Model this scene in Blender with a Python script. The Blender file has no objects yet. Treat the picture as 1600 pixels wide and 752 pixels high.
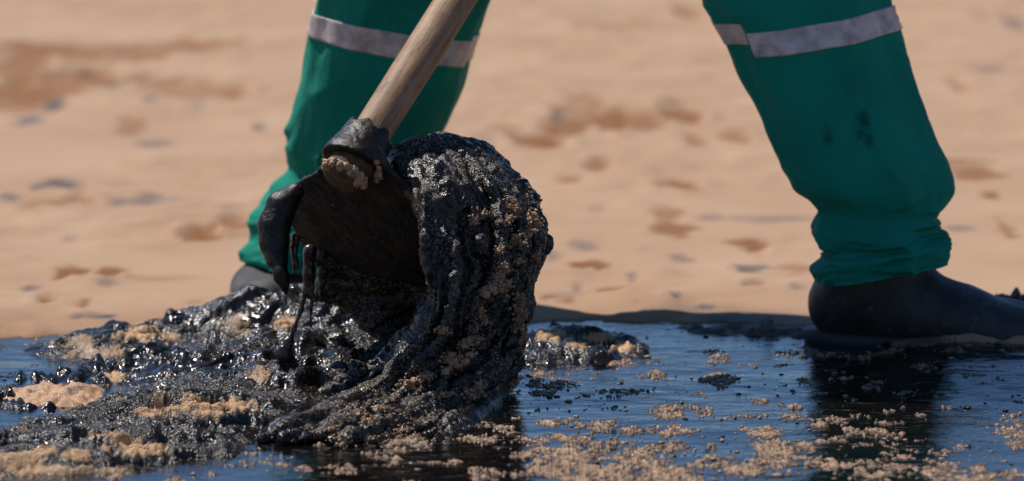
import bpy, math, random
import numpy as np
from mathutils import Vector, Matrix
from mathutils.bvhtree import BVHTree

scene = bpy.context.scene
col = scene.collection
rng = np.random.default_rng(7)
random.seed(7)

# ------------------------------------------------------------------ camera
F_PX = 7250.0                      # focal length in photo pixels (1600 wide)
PITCH = math.radians(9.0)
CAM_H = 0.962
cam = bpy.data.objects.new("camera", bpy.data.cameras.new("camera"))
col.objects.link(cam)
cam.location = (0, 0, CAM_H)
cam.rotation_euler = (math.radians(90) - PITCH, 0, 0)
cam.data.sensor_width = 36.0
cam.data.lens = 36.0 * F_PX / 1600.0
cam.data.clip_start = 0.05
cam.data.clip_end = 3000
cam.data.dof.use_dof = True
cam.data.dof.focus_distance = 5.03
cam.data.dof.aperture_fstop = cam.data.lens / 36.0
scene.camera = cam

# ------------------------------------------------------------------ sky, sun, exposure
SUN = Vector((-0.42, 0.29, 0.86)).normalized()          # direction towards the sun
world = bpy.data.worlds.new("World")
scene.world = world
world.use_nodes = True
wn = world.node_tree.nodes
sky = wn.new("ShaderNodeTexSky")
sky.sky_type = 'NISHITA'
sky.sun_disc = False
sky.sun_elevation = math.asin(SUN.z)
sky.sun_rotation = math.atan2(SUN.x, SUN.y)
sky.air_density = 1.0
sky.dust_density = 0.0
sky.ozone_density = 10.0
wn["Background"].inputs[1].default_value = 0.095
world.node_tree.links.new(sky.outputs[0], wn["Background"].inputs[0])
sun = bpy.data.objects.new("sun", bpy.data.lights.new("sun", 'SUN'))
col.objects.link(sun)
sun.data.energy = 4.9
sun.data.angle = math.radians(0.53)
sun.data.color = (1.0, 0.95, 0.88)
sun.rotation_euler = SUN.to_track_quat('Z', 'Y').to_euler()
vs = scene.view_settings
vs.view_transform = 'Standard'
vs.look = 'None'
vs.exposure = 0.06
vs.gamma = 1.0
vs.use_curve_mapping = False

# ------------------------------------------------------------------ geometry of the view: where a point of the photo lies
cp, sp = math.cos(PITCH), math.sin(PITCH)

def ray(u, v):
    x = (u - 800) / F_PX
    y = (376 - v) / F_PX
    return np.array([x, cp + y * sp, -sp + y * cp])

def at(u, v, Y):
    r = ray(u, v)
    return np.array([0, 0, CAM_H]) + r * (Y / r[1])

def gnd(u, v, z=0.0):
    r = ray(u, v)
    return np.array([0, 0, CAM_H]) + r * ((z - CAM_H) / r[2])

def proj(p):
    p = np.asarray(p, float)
    dx, dy, dz = p[..., 0], p[..., 1], p[..., 2] - CAM_H
    w = dy * cp - dz * sp
    return 800 + F_PX * dx / w, 376 - F_PX * (dy * sp + dz * cp) / w

# ------------------------------------------------------------------ noise in numpy
def _hash(i, j, k, seed):
    n = (i.astype(np.int64) * 374761393 + j.astype(np.int64) * 668265263 + k.astype(np.int64) * 2147483647 + seed * 1274126177) & 0xffffffff
    n = ((n ^ (n >> 13)) * 1274126177) & 0xffffffff
    n = (n ^ (n >> 16)) * 2246822519 & 0xffffffff
    return ((n ^ (n >> 15)) & 0xffff).astype(np.float32) / 32767.5 - 1.0

def noise(p, seed=0):
    """value noise, about -1..1, p (..., 3)"""
    p = np.asarray(p, np.float64)
    q = np.floor(p)
    f = (p - q).astype(np.float32)
    q = q.astype(np.int64)
    f = f * f * f * (f * (f * 6 - 15) + 10)
    r = 0
    for a in (0, 1):
        wa = f[..., 0] if a else 1 - f[..., 0]
        for b in (0, 1):
            wb = f[..., 1] if b else 1 - f[..., 1]
            for c in (0, 1):
                wc = f[..., 2] if c else 1 - f[..., 2]
                r = r + wa * wb * wc * _hash(q[..., 0] + a, q[..., 1] + b, q[..., 2] + c, seed)
    return r

def fbm(p, octaves=4, seed=0, gain=0.5, lac=2.03):
    p = np.asarray(p, np.float64)
    a, r, t = 1.0, 0, 0
    for o in range(octaves):
        r = r + a * noise(p * lac ** o + 17.3 * o, seed + o)
        t += a
        a *= gain
    return r / t

def billow(p, octaves=3, seed=0):
    p = np.asarray(p, np.float64)
    a, r, t = 1.0, 0, 0
    for o in range(octaves):
        r = r + a * (2.6 * np.abs(noise(p * 2.07 ** o + 5.1 * o, seed + o)) - 0.8)
        t += a
        a *= 0.5
    return r / t

def sstep(a, b, x):
    t = np.clip((np.asarray(x, float) - a) / (b - a), 0, 1)
    return t * t * (3 - 2 * t)

# ------------------------------------------------------------------ meshes and objects
def make_mesh(name, verts, faces, smooth=True, attrs=None):
    verts = np.ascontiguousarray(verts, np.float32)
    faces = np.ascontiguousarray(faces, np.int32)
    n = faces.shape[1]
    me = bpy.data.meshes.new(name)
    me.vertices.add(len(verts))
    me.vertices.foreach_set("co", verts.ravel())
    me.loops.add(faces.size)
    me.loops.foreach_set("vertex_index", faces.ravel())
    me.polygons.add(len(faces))
    me.polygons.foreach_set("loop_start", np.arange(0, faces.size, n, dtype=np.int32))
    me.update(calc_edges=True)
    me.validate()
    if smooth:
        me.polygons.foreach_set("use_smooth", np.ones(len(me.polygons), bool))
    for k, v in (attrs or {}).items():
        a = me.attributes.new(k, 'FLOAT', 'POINT')
        a.data.foreach_set("value", np.ascontiguousarray(v, np.float32))
    return me

def link(name, me, mat=None, parent=None):
    o = bpy.data.objects.new(name, me)
    col.objects.link(o)
    if mat is not None and me is not None and not me.materials:
        me.materials.append(mat)
    if parent is not None:
        o.parent = parent
        o.matrix_parent_inverse = Matrix.Translation(-Vector(parent.location)) if parent.parent is None else Matrix.Identity(4)
    return o

def tag(o, label=None, cat=None, group=None, kind=None):
    if label: o["label"] = label
    if cat: o["category"] = cat
    if group: o["group"] = group
    if kind: o["kind"] = kind
    return o

def thing(name, loc, label, cat, group=None):
    o = bpy.data.objects.new(name, None)
    col.objects.link(o)
    o.location = loc
    o.empty_display_size = 0.05
    return tag(o, label, cat, group)

def child(name, me, mat, root):
    """a part whose mesh is in world coordinates, under an Empty that only translates"""
    o = bpy.data.objects.new(name, me)
    col.objects.link(o)
    if mat is not None and not me.materials:
        me.materials.append(mat)
    o.parent = root
    off = Vector((0, 0, 0))
    r = root
    while r is not None:
        off += Vector(r.location)
        r = r.parent
    o.location = -off
    return o

def grid_faces(ny, nx, wrap=False):
    i = np.arange(ny - 1)[:, None]
    j = np.arange(nx if wrap else nx - 1)[None, :]
    j2 = (j + 1) % nx
    a = i * nx + j
    b = i * nx + j2
    return np.stack([a, b, b + nx, a + nx], -1).reshape(-1, 4)

def compact(verts, faces, *arrs):
    used = np.unique(faces)
    m = np.full(len(verts), -1)
    m[used] = np.arange(len(used))
    return (verts[used], m[faces]) + tuple(a[used] for a in arrs)

# ------------------------------------------------------------------ signed distance fields -> surface nets
class Field:
    def __init__(self, lo, hi, h):
        self.lo = np.array(lo, float)
        self.h = h
        self.n = np.ceil((np.array(hi, float) - self.lo) / h).astype(int) + 1
        self.f = np.full(self.n, 1.0, np.float32)

    def box(self, lo, hi):
        a = np.clip(np.floor((np.array(lo) - self.lo) / self.h).astype(int), 0, self.n)
        b = np.clip(np.ceil((np.array(hi) - self.lo) / self.h).astype(int) + 1, 0, self.n)
        if np.any(b <= a):
            return None, None
        ax = [self.lo[i] + self.h * np.arange(a[i], b[i]) for i in range(3)]
        P = np.stack(np.meshgrid(*ax, indexing='ij'), -1)
        return tuple(slice(a[i], b[i]) for i in range(3)), P

    def blend(self, sl, d, k):
        f = self.f[sl]
        if k <= 0:
            self.f[sl] = np.minimum(f, d)
            return
        hh = np.clip(0.5 + 0.5 * (f - d) / k, 0, 1)
        self.f[sl] = f * (1 - hh) + d * hh - k * hh * (1 - hh)

    def seg(self, a, b, ra, rb, k=0.01, squash=None):
        a, b = np.array(a, float), np.array(b, float)
        m = max(ra, rb) + k + 2 * self.h
        sl, P = self.box(np.minimum(a, b) - m, np.maximum(a, b) + m)
        if sl is None:
            return
        ab = b - a
        t = np.clip(((P - a) @ ab) / max(ab @ ab, 1e-12), 0, 1)
        q = P - a - t[..., None] * ab
        d = np.sqrt((q * q).sum(-1)) - (ra + (rb - ra) * t)
        self.blend(sl, d.astype(np.float32), k)

    def chain(self, pts, k=0.01):
        for (a, ra), (b, rb) in zip(pts[:-1], pts[1:]):
            self.seg(a, b, ra, rb, k)

    def ell(self, c, r, k=0.01):
        c, r = np.array(c, float), np.array(r, float)
        sl, P = self.box(c - r - k - 2 * self.h, c + r + k + 2 * self.h)
        if sl is None:
            return
        q = P - c
        k0 = np.sqrt(((q / r) ** 2).sum(-1))
        k1 = np.sqrt(((q / r ** 2) ** 2).sum(-1)) + 1e-9
        self.blend(sl, (k0 * (k0 - 1) / k1).astype(np.float32), k)

    def cut(self, sl, d):
        self.f[sl] = np.maximum(self.f[sl], -d)

    def mesh(self):
        f = self.f
        f[0], f[-1], f[:, 0], f[:, -1], f[:, :, 0], f[:, :, -1] = (np.maximum(x, 1e-4) for x in (f[0], f[-1], f[:, 0], f[:, -1], f[:, :, 0], f[:, :, -1]))
        ins = f < 0
        n = np.array(f.shape) - 1
        cnt = np.zeros(n, np.int8)
        for a in (0, 1):
            for b in (0, 1):
                for c in (0, 1):
                    cnt += ins[a:n[0] + a, b:n[1] + b, c:n[2] + c]
        act = (cnt > 0) & (cnt < 8)
        I = np.argwhere(act)
        idx = np.full(n, -1, np.int64)
        idx[act] = np.arange(len(I))
        s = np.zeros((len(I), 3))
        w = np.zeros(len(I))
        cor = [(a, b, c) for a in (0, 1) for b in (0, 1) for c in (0, 1)]
        val = {c: f[I[:, 0] + c[0], I[:, 1] + c[1], I[:, 2] + c[2]] for c in cor}
        for c in cor:
            for ax in range(3):
                if c[ax] == 0:
                    e = list(c); e[ax] = 1; e = tuple(e)
                    va, vb = val[c], val[e]
                    x = (va < 0) != (vb < 0)
                    t = np.where(x, va / np.where(x, va - vb, 1), 0)
                    p = np.repeat(np.array(c, float)[None], len(I), 0)
                    p[:, ax] += t
                    s += p * x[:, None]
                    w += x
        V = self.lo + self.h * (I + s / w[:, None])
        Q = []
        for ax in range(3):
            b_, c_ = (ax + 1) % 3, (ax + 2) % 3
            A = np.moveaxis(ins, (ax, b_, c_), (0, 1, 2))
            IX = np.moveaxis(idx, (ax, b_, c_), (0, 1, 2))
            x = A[:-1, 1:-1, 1:-1] != A[1:, 1:-1, 1:-1]
            E = np.argwhere(x)
            i, j, k = E[:, 0], E[:, 1] + 1, E[:, 2] + 1
            q = np.stack([IX[i, j - 1, k - 1], IX[i, j, k - 1], IX[i, j, k], IX[i, j - 1, k]], -1)
            fl = ~A[i, j, k]
            q[fl] = q[fl][:, ::-1]
            Q.append(q)
        Q = np.concatenate(Q)
        Q = Q[(Q >= 0).all(1)]
        return V, Q

def vnormals(V, Fc):
    n = np.zeros_like(V)
    a = V[Fc[:, 2]] - V[Fc[:, 0]]
    b = V[Fc[:, 3]] - V[Fc[:, 1]]
    c = np.cross(a, b)
    for i in range(4):
        np.add.at(n, Fc[:, i], c)
    return n / (np.linalg.norm(n, axis=1, keepdims=True) + 1e-12)

# ------------------------------------------------------------------ materials
class NT:
    def __init__(self, name):
        self.m = bpy.data.materials.new(name)
        self.m.use_nodes = True
        self.t = self.m.node_tree
        self.p = self.t.nodes["Principled BSDF"]
        self.tc = self.t.nodes.new("ShaderNodeTexCoord")
        g = self.t.nodes.new("ShaderNodeNewGeometry")
        self.pos = g.outputs["Position"]

    def new(self, kind, **kw):
        n = self.t.nodes.new(kind)
        for k, v in kw.items():
            setattr(n, k, v)
        return n

    def l(self, a, b):
        self.t.links.new(a, b)

    def mapped(self, scale, src=None, rot=(0, 0, 0)):
        n = self.new("ShaderNodeMapping")
        n.inputs["Scale"].default_value = scale
        n.inputs["Rotation"].default_value = rot
        self.l(src or self.pos, n.inputs["Vector"])
        return n.outputs[0]

    def noise(self, scale, detail=4, rough=0.55, vec=None):
        n = self.new("ShaderNodeTexNoise")
        n.inputs["Scale"].default_value = scale
        n.inputs["Detail"].default_value = detail
        n.inputs["Roughness"].default_value = rough
        self.l(vec or self.pos, n.inputs["Vector"])
        return n.outputs["Fac"]

    def voronoi(self, scale, vec=None, out="Distance"):
        n = self.new("ShaderNodeTexVoronoi")
        n.inputs["Scale"].default_value = scale
        self.l(vec or self.pos, n.inputs["Vector"])
        return n.outputs[out]

    def ramp(self, fac, stops):
        n = self.new("ShaderNodeValToRGB")
        e = n.color_ramp.elements
        while len(e) < len(stops):
            e.new(0.5)
        for el, (p, c) in zip(e, stops):
            el.position = p
            el.color = (*c, 1) if isinstance(c, tuple) else (c, c, c, 1)
        self.l(fac, n.inputs[0])
        return n.outputs[0]

    def mix(self, fac, a, b):
        n = self.new("ShaderNodeMix", data_type='RGBA')
        for s, i in ((fac, 0), (a, 6), (b, 7)):
            if isinstance(s, (int, float)):
                n.inputs[i].default_value = s
            elif isinstance(s, tuple):
                n.inputs[i].default_value = (*s, 1)
            else:
                self.l(s, n.inputs[i])
        return n.outputs[2]

    def math(self, op, a, b=0.0):
        n = self.new("ShaderNodeMath", operation=op)
        for i, s in enumerate((a, b)):
            if isinstance(s, (int, float)):
                n.inputs[i].default_value = s
            else:
                self.l(s, n.inputs[i])
        return n.outputs[0]

    def attr(self, name):
        n = self.new("ShaderNodeAttribute", attribute_name=name)
        return n.outputs["Fac"]

    def bump(self, h, dist, strength=1.0, prev=None):
        n = self.new("ShaderNodeBump")
        n.inputs["Strength"].default_value = strength
        n.inputs["Distance"].default_value = dist
        self.l(h, n.inputs["Height"])
        if prev is not None:
            self.l(prev, n.inputs["Normal"])
        return n.outputs[0]

    def set(self, **kw):
        for k, v in kw.items():
            i = self.p.inputs[{"color": "Base Color", "rough": "Roughness", "metal": "Metallic", "normal": "Normal", "ior": "IOR", "spec": "Specular IOR Level", "coat": "Coat Weight", "coatr": "Coat Roughness", "sheen": "Sheen Weight"}[k]]
            if isinstance(v, (int, float)):
                i.default_value = v
            elif isinstance(v, tuple):
                i.default_value = (*v, 1)
            else:
                self.l(v, i)
        return self.m

SAND_A, SAND_B, SAND_D = (0.435, 0.285, 0.183), (0.375, 0.23, 0.14), (0.20, 0.080, 0.024)

def mat_beach():
    t = NT("beach_sand")
    n1 = t.noise(3.0, 5)
    n2 = t.noise(900, 2)
    c = t.mix(t.ramp(n1, [(0.35, 0.0), (0.65, 1.0)]), SAND_A, SAND_B)
    c = t.mix(t.ramp(n2, [(0.3, 0.0), (0.75, 0.35)]), c, (0.30, 0.16, 0.08))
    c = t.mix(t.attr("damp"), c, SAND_D)
    st = t.attr("stain")
    c = t.mix(st, c, (0.06, 0.05, 0.05))
    r = t.math('SUBTRACT', 0.9, t.math('MULTIPLY', st, 0.38))
    b = t.bump(t.noise(260, 3), 0.002, 0.6)
    return t.set(color=c, rough=r, normal=b, spec=0.3)

def mat_wet_sand(name="wet_sand", base=(0.50, 0.31, 0.18), dark=(0.30, 0.165, 0.085)):
    t = NT(name)
    c = t.mix(t.ramp(t.noise(120, 3), [(0.35, 0.0), (0.7, 1.0)]), base, dark)
    g = t.voronoi(900, out="Color")
    c = t.mix(t.ramp(g, [(0.0, 0.0), (1.0, 0.3)]), c, (0.10, 0.06, 0.035))
    oil = t.ramp(t.noise(45, 4), [(0.57, 0.0), (0.68, 0.85)])
    c = t.mix(oil, c, (0.03, 0.018, 0.01))
    c = t.mix(t.attr("oily"), c, (0.045, 0.024, 0.012))
    b = t.bump(t.voronoi(750), 0.0012, 0.7)
    return t.set(color=c, rough=t.ramp(t.noise(300, 2), [(0.4, 0.2), (0.65, 0.65)]), normal=b, spec=0.5)

def mat_oil():
    t = NT("oil_film")
    calm = t.ramp(t.noise(7, 4, 0.6, t.mapped((1, 1.6, 1))), [(0.40, 0.15), (0.62, 1.0)])
    n1 = t.math('MULTIPLY', t.noise(30, 5, 0.6, t.mapped((0.8, 1.2, 1))), calm)
    n2 = t.noise(420, 3, 0.6)
    b = t.bump(n1, 0.0020, 0.9)
    b = t.bump(n2, 0.0002, 0.5, b)
    skin = t.ramp(t.noise(46, 7, 0.72, t.mapped((0.5, 1.3, 1))), [(0.56, 0.0), (0.62, 1.0)])
    c = t.mix(skin, (0.004, 0.003, 0.0025), (0.016, 0.010, 0.007))
    r = t.mix(skin, (0.045,) * 3, (0.42,) * 3)
    return t.set(color=c, rough=r, normal=b, ior=1.75)

def mat_tar(name, grain=0.45, rough=(0.22, 0.55), base=(0.011, 0.009, 0.0085), graincol=(0.20, 0.13, 0.085), bscale=900, bdist=0.0016, patches=0.0, ior=1.47, smooth=0.12):
    t = NT(name)
    g = t.voronoi(520, out="Color")
    sel = t.noise(15, 5, 0.65)
    gm = t.math('MULTIPLY', t.ramp(g, [(1 - grain, 0.0), (min(1, 1 - grain + 0.25), 1.0)]), t.ramp(sel, [(0.43, 0.08), (0.58, 1.0)]))
    c = t.mix(gm, base, graincol)
    c = t.mix(t.ramp(t.noise(16, 3), [(0.45, 0.0), (0.7, 0.5)]), c, (0.018, 0.010, 0.005))
    if patches:
        c = t.mix(t.ramp(t.noise(26, 5, 0.62), [(0.64 - 0.1 * patches, 0.0), (0.70 - 0.08 * patches, 1.0)]), c, (0.42, 0.24, 0.115))
    sandc = t.mix(t.ramp(t.noise(160, 3), [(0.35, 0.0), (0.7, 1.0)]), (0.62, 0.37, 0.185), (0.42, 0.235, 0.11))
    c = t.mix(t.attr("sandy"), c, sandc)
    grit = t.ramp(sel, [(0.44, smooth), (0.60, 1.0)])
    b = t.bump(t.math('MULTIPLY', t.noise(bscale * 0.3, 3), grit), bdist * 1.6, 0.8)
    b = t.bump(t.math('MULTIPLY', t.voronoi(bscale), grit), bdist, 0.9, b)
    r = t.mix(grit, (rough[0],) * 3, t.ramp(t.noise(70, 4, 0.65), [(0.38, rough[0]), (0.66, rough[1])]))
    r = t.mix(t.attr("sandy"), r, (0.62,) * 3)
    b = t.bump(t.math('MULTIPLY', t.voronoi(700), t.attr("sandy")), 0.0012, 0.8, b)
    return t.set(color=c, rough=r, normal=b, ior=ior)

def mat_smooth_tar():
    t = NT("smooth_tar")
    c = t.mix(t.ramp(t.noise(40, 4), [(0.4, 0.0), (0.7, 1.0)]), (0.012, 0.008, 0.006), (0.05, 0.026, 0.014))
    b = t.bump(t.noise(220, 4), 0.0015, 0.6)
    return t.set(color=c, rough=t.ramp(t.noise(60, 3), [(0.4, 0.16), (0.7, 0.45)]), normal=b, ior=1.52)

def mat_metal():
    t = NT("tarred_steel")
    c = t.mix(t.ramp(t.noise(28, 6, 0.65), [(0.42, 0.0), (0.68, 1.0)]), (0.005, 0.0038, 0.003), (0.022, 0.012, 0.006))
    c = t.mix(t.ramp(t.noise(300, 3), [(0.64, 0.0), (0.76, 0.6)]), c, (0.06, 0.034, 0.02))
    b = t.bump(t.noise(180, 5, 0.65), 0.0018, 0.7)
    return t.set(color=c, rough=t.ramp(t.noise(50, 4), [(0.4, 0.3), (0.7, 0.62)]), normal=b, ior=1.4)

def mat_wood():
    t = NT("handle_wood")
    o = t.new("ShaderNodeTexCoord").outputs["UV"]
    v = t.mapped((14, 14, 1.0), t.tc.outputs["Object"])
    n = t.noise(9, 6, 0.65, v)
    c = t.mix(t.ramp(n, [(0.40, 0.0), (0.62, 1.0)]), (0.33, 0.185, 0.09), (0.17, 0.085, 0.037))
    c = t.mix(t.ramp(t.noise(26, 5, 0.7, t.tc.outputs["Object"]), [(0.5, 0.0), (0.72, 0.8)]), c, (0.38, 0.25, 0.14))
    c = t.mix(t.ramp(t.noise(60, 4, 0.7, t.mapped((1, 1, 0.35), t.tc.outputs["Object"])), [(0.58, 0.0), (0.70, 0.85)]), c, (0.05, 0.028, 0.016))
    b = t.bump(n, 0.0012, 0.6)
    b = t.bump(t.noise(420, 3, 0.6, t.tc.outputs["Object"]), 0.0006, 0.7, b)
    return t.set(color=c, rough=0.62, normal=b)

def mat_fabric(name, col_, dark):
    t = NT(name)
    c = t.mix(t.ramp(t.noise(9, 4), [(0.35, 0.0), (0.7, 1.0)]), col_, dark)
    c = t.mix(t.ramp(t.noise(60, 6, 0.7), [(0.58, 0.0), (0.8, 0.25)]), c, (0.20, 0.22, 0.15))
    c = t.mix(t.attr("spot"), c, (0.006, 0.012, 0.01))
    w = t.new("ShaderNodeTexWave", wave_type='BANDS')
    w.inputs["Scale"].default_value = 320
    w.inputs["Distortion"].default_value = 1.5
    t.l(t.mapped((1, 0.2, 1), rot=(0, 0.6, 0)), w.inputs["Vector"])
    b = t.bump(w.outputs["Fac"], 0.0004, 0.35)
    b = t.bump(t.noise(30, 4, 0.6, t.mapped((1, 1, 0.45), rot=(0, 0.5, 0))), 0.009, 0.5, b)
    return t.set(color=c, rough=0.85, normal=b, spec=0.2)

def mat_plain(name, c, rough=0.6, var=0.25, scale=25, bdist=0.001, spec=0.5):
    t = NT(name)
    d = tuple(x * (1 - var) for x in c)
    k = t.mix(t.ramp(t.noise(scale, 4), [(0.35, 0.0), (0.7, 1.0)]), c, d)
    b = t.bump(t.noise(scale * 8, 3), bdist, 0.5)
    return t.set(color=k, rough=rough, normal=b, spec=spec)

def mat_boot(name="boot_rubber", ca=(0.016, 0.0145, 0.015), cb=(0.036, 0.032, 0.03), extra=0.0):
    t = NT(name)
    c = t.mix(t.ramp(t.noise(30, 5, 0.6), [(0.4, 0.0), (0.7, 1.0)]), ca, cb)
    c = t.mix(t.ramp(t.noise(90, 5, 0.7), [(0.60, 0.0), (0.72, 0.7)]), c, (0.20, 0.13, 0.08))
    b = t.bump(t.noise(60, 3), 0.001, 0.6)
    b = t.bump(t.noise(400, 3), 0.0005, 0.6, b)
    return t.set(color=c, rough=t.ramp(t.noise(22, 4), [(0.4, 0.5 + extra), (0.7, 0.7 + extra)]), normal=b)

M = dict(beach=mat_beach(), wet=mat_wet_sand(), oil=mat_oil(),
         tar=mat_tar("gritty_tar", 0.45, (0.17, 0.42), base=(0.0045, 0.0035, 0.003), graincol=(0.25, 0.19, 0.145), bdist=0.0010, ior=1.42, smooth=0.3),
         tail=mat_tar("tar_strands", 0.6, (0.22, 0.5), graincol=(0.24, 0.15, 0.095)),
         mound=mat_tar("wet_sludge", 0.35, (0.10, 0.34), base=(0.008, 0.0065, 0.006), graincol=(0.17, 0.135, 0.11), bscale=520, bdist=0.0016),
         mud=mat_tar("sandy_sludge", 0.4, (0.16, 0.5), base=(0.008, 0.0062, 0.005), graincol=(0.14, 0.10, 0.075), bscale=560, bdist=0.0016, patches=0.2, smooth=0.6),
         endgrain=mat_plain("tarred_endgrain", (0.13, 0.075, 0.042), 0.7, 0.7, 120, 0.003, 0.25), smooth=mat_smooth_tar(), metal=mat_metal(), wood=mat_wood(),
         green=mat_fabric("green_cotton", (0.001, 0.215, 0.145), (0.001, 0.165, 0.11)),
         strip=mat_plain("reflective_tape", (0.62, 0.53, 0.49), 0.45, 0.5, 55, 0.003),
         boot=mat_boot(), sole=mat_plain("boot_sole", (0.02, 0.02, 0.02), 0.6),
         skin=mat_plain("skin", (0.30, 0.16, 0.10), 0.5, 0.15), cap=mat_plain("cap_cotton", (0.01, 0.09, 0.07), 0.85),
         hair=mat_plain("hair", (0.015, 0.011, 0.009), 0.5), glove=mat_plain("glove_rubber", (0.03, 0.03, 0.03), 0.5))

# ------------------------------------------------------------------ the beach (one sheet to the horizon)
def oil_z(x, y):
    """the oil lies thick and slightly sloping under the right boot"""
    return 0.017 * sstep(0.39, 0.52, x) * sstep(1.0, 0.75, x) * sstep(4.90, 5.20, y)

def puddle_edge(x):
    """far shore of the oil pool, as a distance Y for each x"""
    u = np.array([-300, 0, 110, 300, 830, 1000, 1100, 1280, 1420, 1600, 1900], float)
    v = np.array([540, 530, 525, 510, 505, 504, 508, 520, 552, 566, 590], float)
    pts = np.array([gnd(a, b) for a, b in zip(u, v)])
    o = np.argsort(pts[:, 0])
    return np.interp(x, pts[o, 0], pts[o, 1])

def graded(a, b, step, far_lo, far_hi, n):
    mid = np.arange(a, b + step / 2, step)
    g = np.geomspace(step, 1, n)
    lo = a - (np.geomspace(step, a - far_lo, n))[::-1]
    hi = mid[-1] + np.geomspace(step, far_hi - b, n)
    return np.concatenate([lo, mid, hi])

xs = graded(-1.25, 1.25, 0.01, -500, 500, 34)
ys = graded(3.9, 10.0, 0.0125, -500, 1500, 34)
X, Yg = np.meshgrid(xs, ys)
XY0 = np.stack([X, Yg, np.zeros_like(X)], -1)
near = np.exp(-(np.maximum(np.abs(X) - 1.4, 0) / 3) ** 2) * np.exp(-(np.maximum(np.abs(Yg - 7) - 4, 0) / 6) ** 2)
Z = 0.018 * fbm(XY0 * 1.3, 3, 11) + near * (0.009 * fbm(XY0 * 5.0, 4, 21) + 0.0085 * fbm(XY0 * 17, 4, 31))
Z = Z + 0.004 + 0.012 * np.maximum(Yg - 5.6, 0) / 4 * near
damp = np.zeros_like(X)
stain = np.zeros_like(X)
ORANGE = [(60, 85, 70, 12, .6), (25, 115, 50, 14, .5), (150, 90, 120, 16, .45), (320, 80, 60, 11, .55), (230, 90, 40, 10, .35), (120, 140, 45, 14, .55), (30, 155, 60, 24, .6), (290, 150, 60, 11, .35), (362, 156, 20, 10, .5), (205, 205, 20, 12, .45), (950, 195, 28, 14, .9), (965, 203, 10, 9, 1), (885, 207, 28, 14, .7), (1060, 186, 26, 10, .8), (842, 228, 30, 13, .7), (1005, 195, 25, 12, .5), (905, 180, 30, 20, .35), (960, 62, 50, 9, .35), (1080, 35, 18, 10, .5), (1085, 225, 15, 9, .5), (1155, 221, 20, 11, .5), (935, 267, 14, 9, .5), (1065, 298, 24, 7, .6), (895, 286, 12, 8, .45), (1055, 367, 28, 11, .6), (1168, 388, 25, 11, .7), (905, 422, 12, 7, .7), (935, 422, 12, 7, .7), (968, 461, 22, 5, .7), (855, 470, 10, 6, .7), (886, 475, 10, 6, .8), (310, 375, 24, 9, .8), (370, 360, 24, 7, .5), (96, 436, 9, 9, .7), (121, 433, 9, 8, .7), (172, 430, 16, 8, .7), (76, 478, 10, 6, .8), (130, 481, 8, 6, .8), (310, 476, 10, 6, .7), (1520, 284, 40, 11, .55), (1500, 268, 40, 8, .45), (1548, 326, 10, 8, .6), (1570, 380, 9, 20, .5), (1180, 450, 12, 6, .4), (1530, 40, 12, 9, .35), (1500, 150, 12, 9, .3), (790, 205, 20, 9, .3), (1230, 200, 15, 10, .4), (60, 330, 30, 7, .4), (130, 320, 18, 7, .45), (235, 140, 40, 8, .3), (1045, 340, 20, 9, .45), (455, 340, 20, 8, .4), (250, 440, 60, 4, .25), (600, 300, 30, 10, .4), (1240, 425, 25, 7, .4)]
GREY = [(45, 191, 22, 9, .7), (90, 166, 14, 8, .8), (235, 166, 12, 8, .5), (175, 145, 12, 8, .4), (405, 205, 9, 8, .75), (240, 229, 26, 7, .5), (875, 190, 12, 8, .6), (62, 300, 14, 8, .8), (90, 296, 26, 8, .85), (112, 302, 14, 5, .5), (12, 322, 20, 8, .8), (238, 316, 22, 6, .6), (245, 322, 42, 5, .5), (190, 322, 14, 7, .5), (48, 455, 10, 6, .7), (166, 446, 18, 6, .5), (152, 501, 22, 5, 1.0), (125, 502, 12, 3, .7), (1110, 343, 22, 7, .45), (1200, 346, 80, 5, .4), (920, 388, 25, 6, .5), (1063, 408, 16, 6, .5), (985, 442, 9, 6, .6), (1178, 425, 24, 7, .7), (1165, 452, 12, 5, .5), (1240, 454, 12, 5, .5), (1056, 472, 11, 4, .8), (1103, 483, 12, 5, .8), (1590, 56, 18, 11, .6), (1540, 122, 26, 5, .35), (865, 405, 10, 8, .5), (900, 455, 8, 6, .5), (310, 175, 14, 7, .3), (930, 330, 12, 6, .25), (760, 230, 20, 8, .3), (1500, 380, 24, 5, .45), (360, 335, 18, 6, .3), (900, 465, 60, 4, .3), (110, 380, 12, 6, .25), (1010, 395, 8, 6, .35)]
wob = np.stack([fbm(XY0 * 11, 3, 41), fbm(XY0 * 11, 3, 51)], -1)
fine = fbm(XY0 * 34, 3, 61)
ncore = (np.abs(X) < 1.5) & (Yg < 10.5) & (Yg > 4.5)
for lst, arr, dent in ((ORANGE, damp, 0.014), (GREY, stain, 0.004)):
    for u, v, ru, rv, s in lst:
        c = gnd(u, v)
        wx = (1.2 if arr is damp else 0.95) * ru * c[1] / F_PX
        wy = abs(gnd(u, v - rv)[1] - gnd(u, v + rv)[1]) / 2
        q = ((X - c[0] + 0.6 * wx * wob[..., 0]) / wx) ** 2 + ((Yg - c[1] + 0.6 * wy * wob[..., 1]) / wy) ** 2
        g = np.minimum(1, (1.5 if arr is damp else 1.05) * s) * sstep(1.9, 0.25, q + 1.5 * fine) * ncore
        np.maximum(arr, g, out=arr)
        Z -= dent * g * (1 - 0.3 * fine)
        Z += 0.35 * dent * s * np.exp(-((np.sqrt(q) - 1.5) / 0.35) ** 2) * ncore
edge = puddle_edge(X)
dist = Yg - edge + 0.03 * wob[..., 0] + 0.012 * fine
front = 3.55 + 0.2 * wob[..., 1]
inside = sstep(0.05, -0.05, dist) * sstep(front - 0.1, front + 0.1, Yg) * sstep(1.35, 1.15, np.abs(X) + 0.1 * wob[..., 0])
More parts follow.
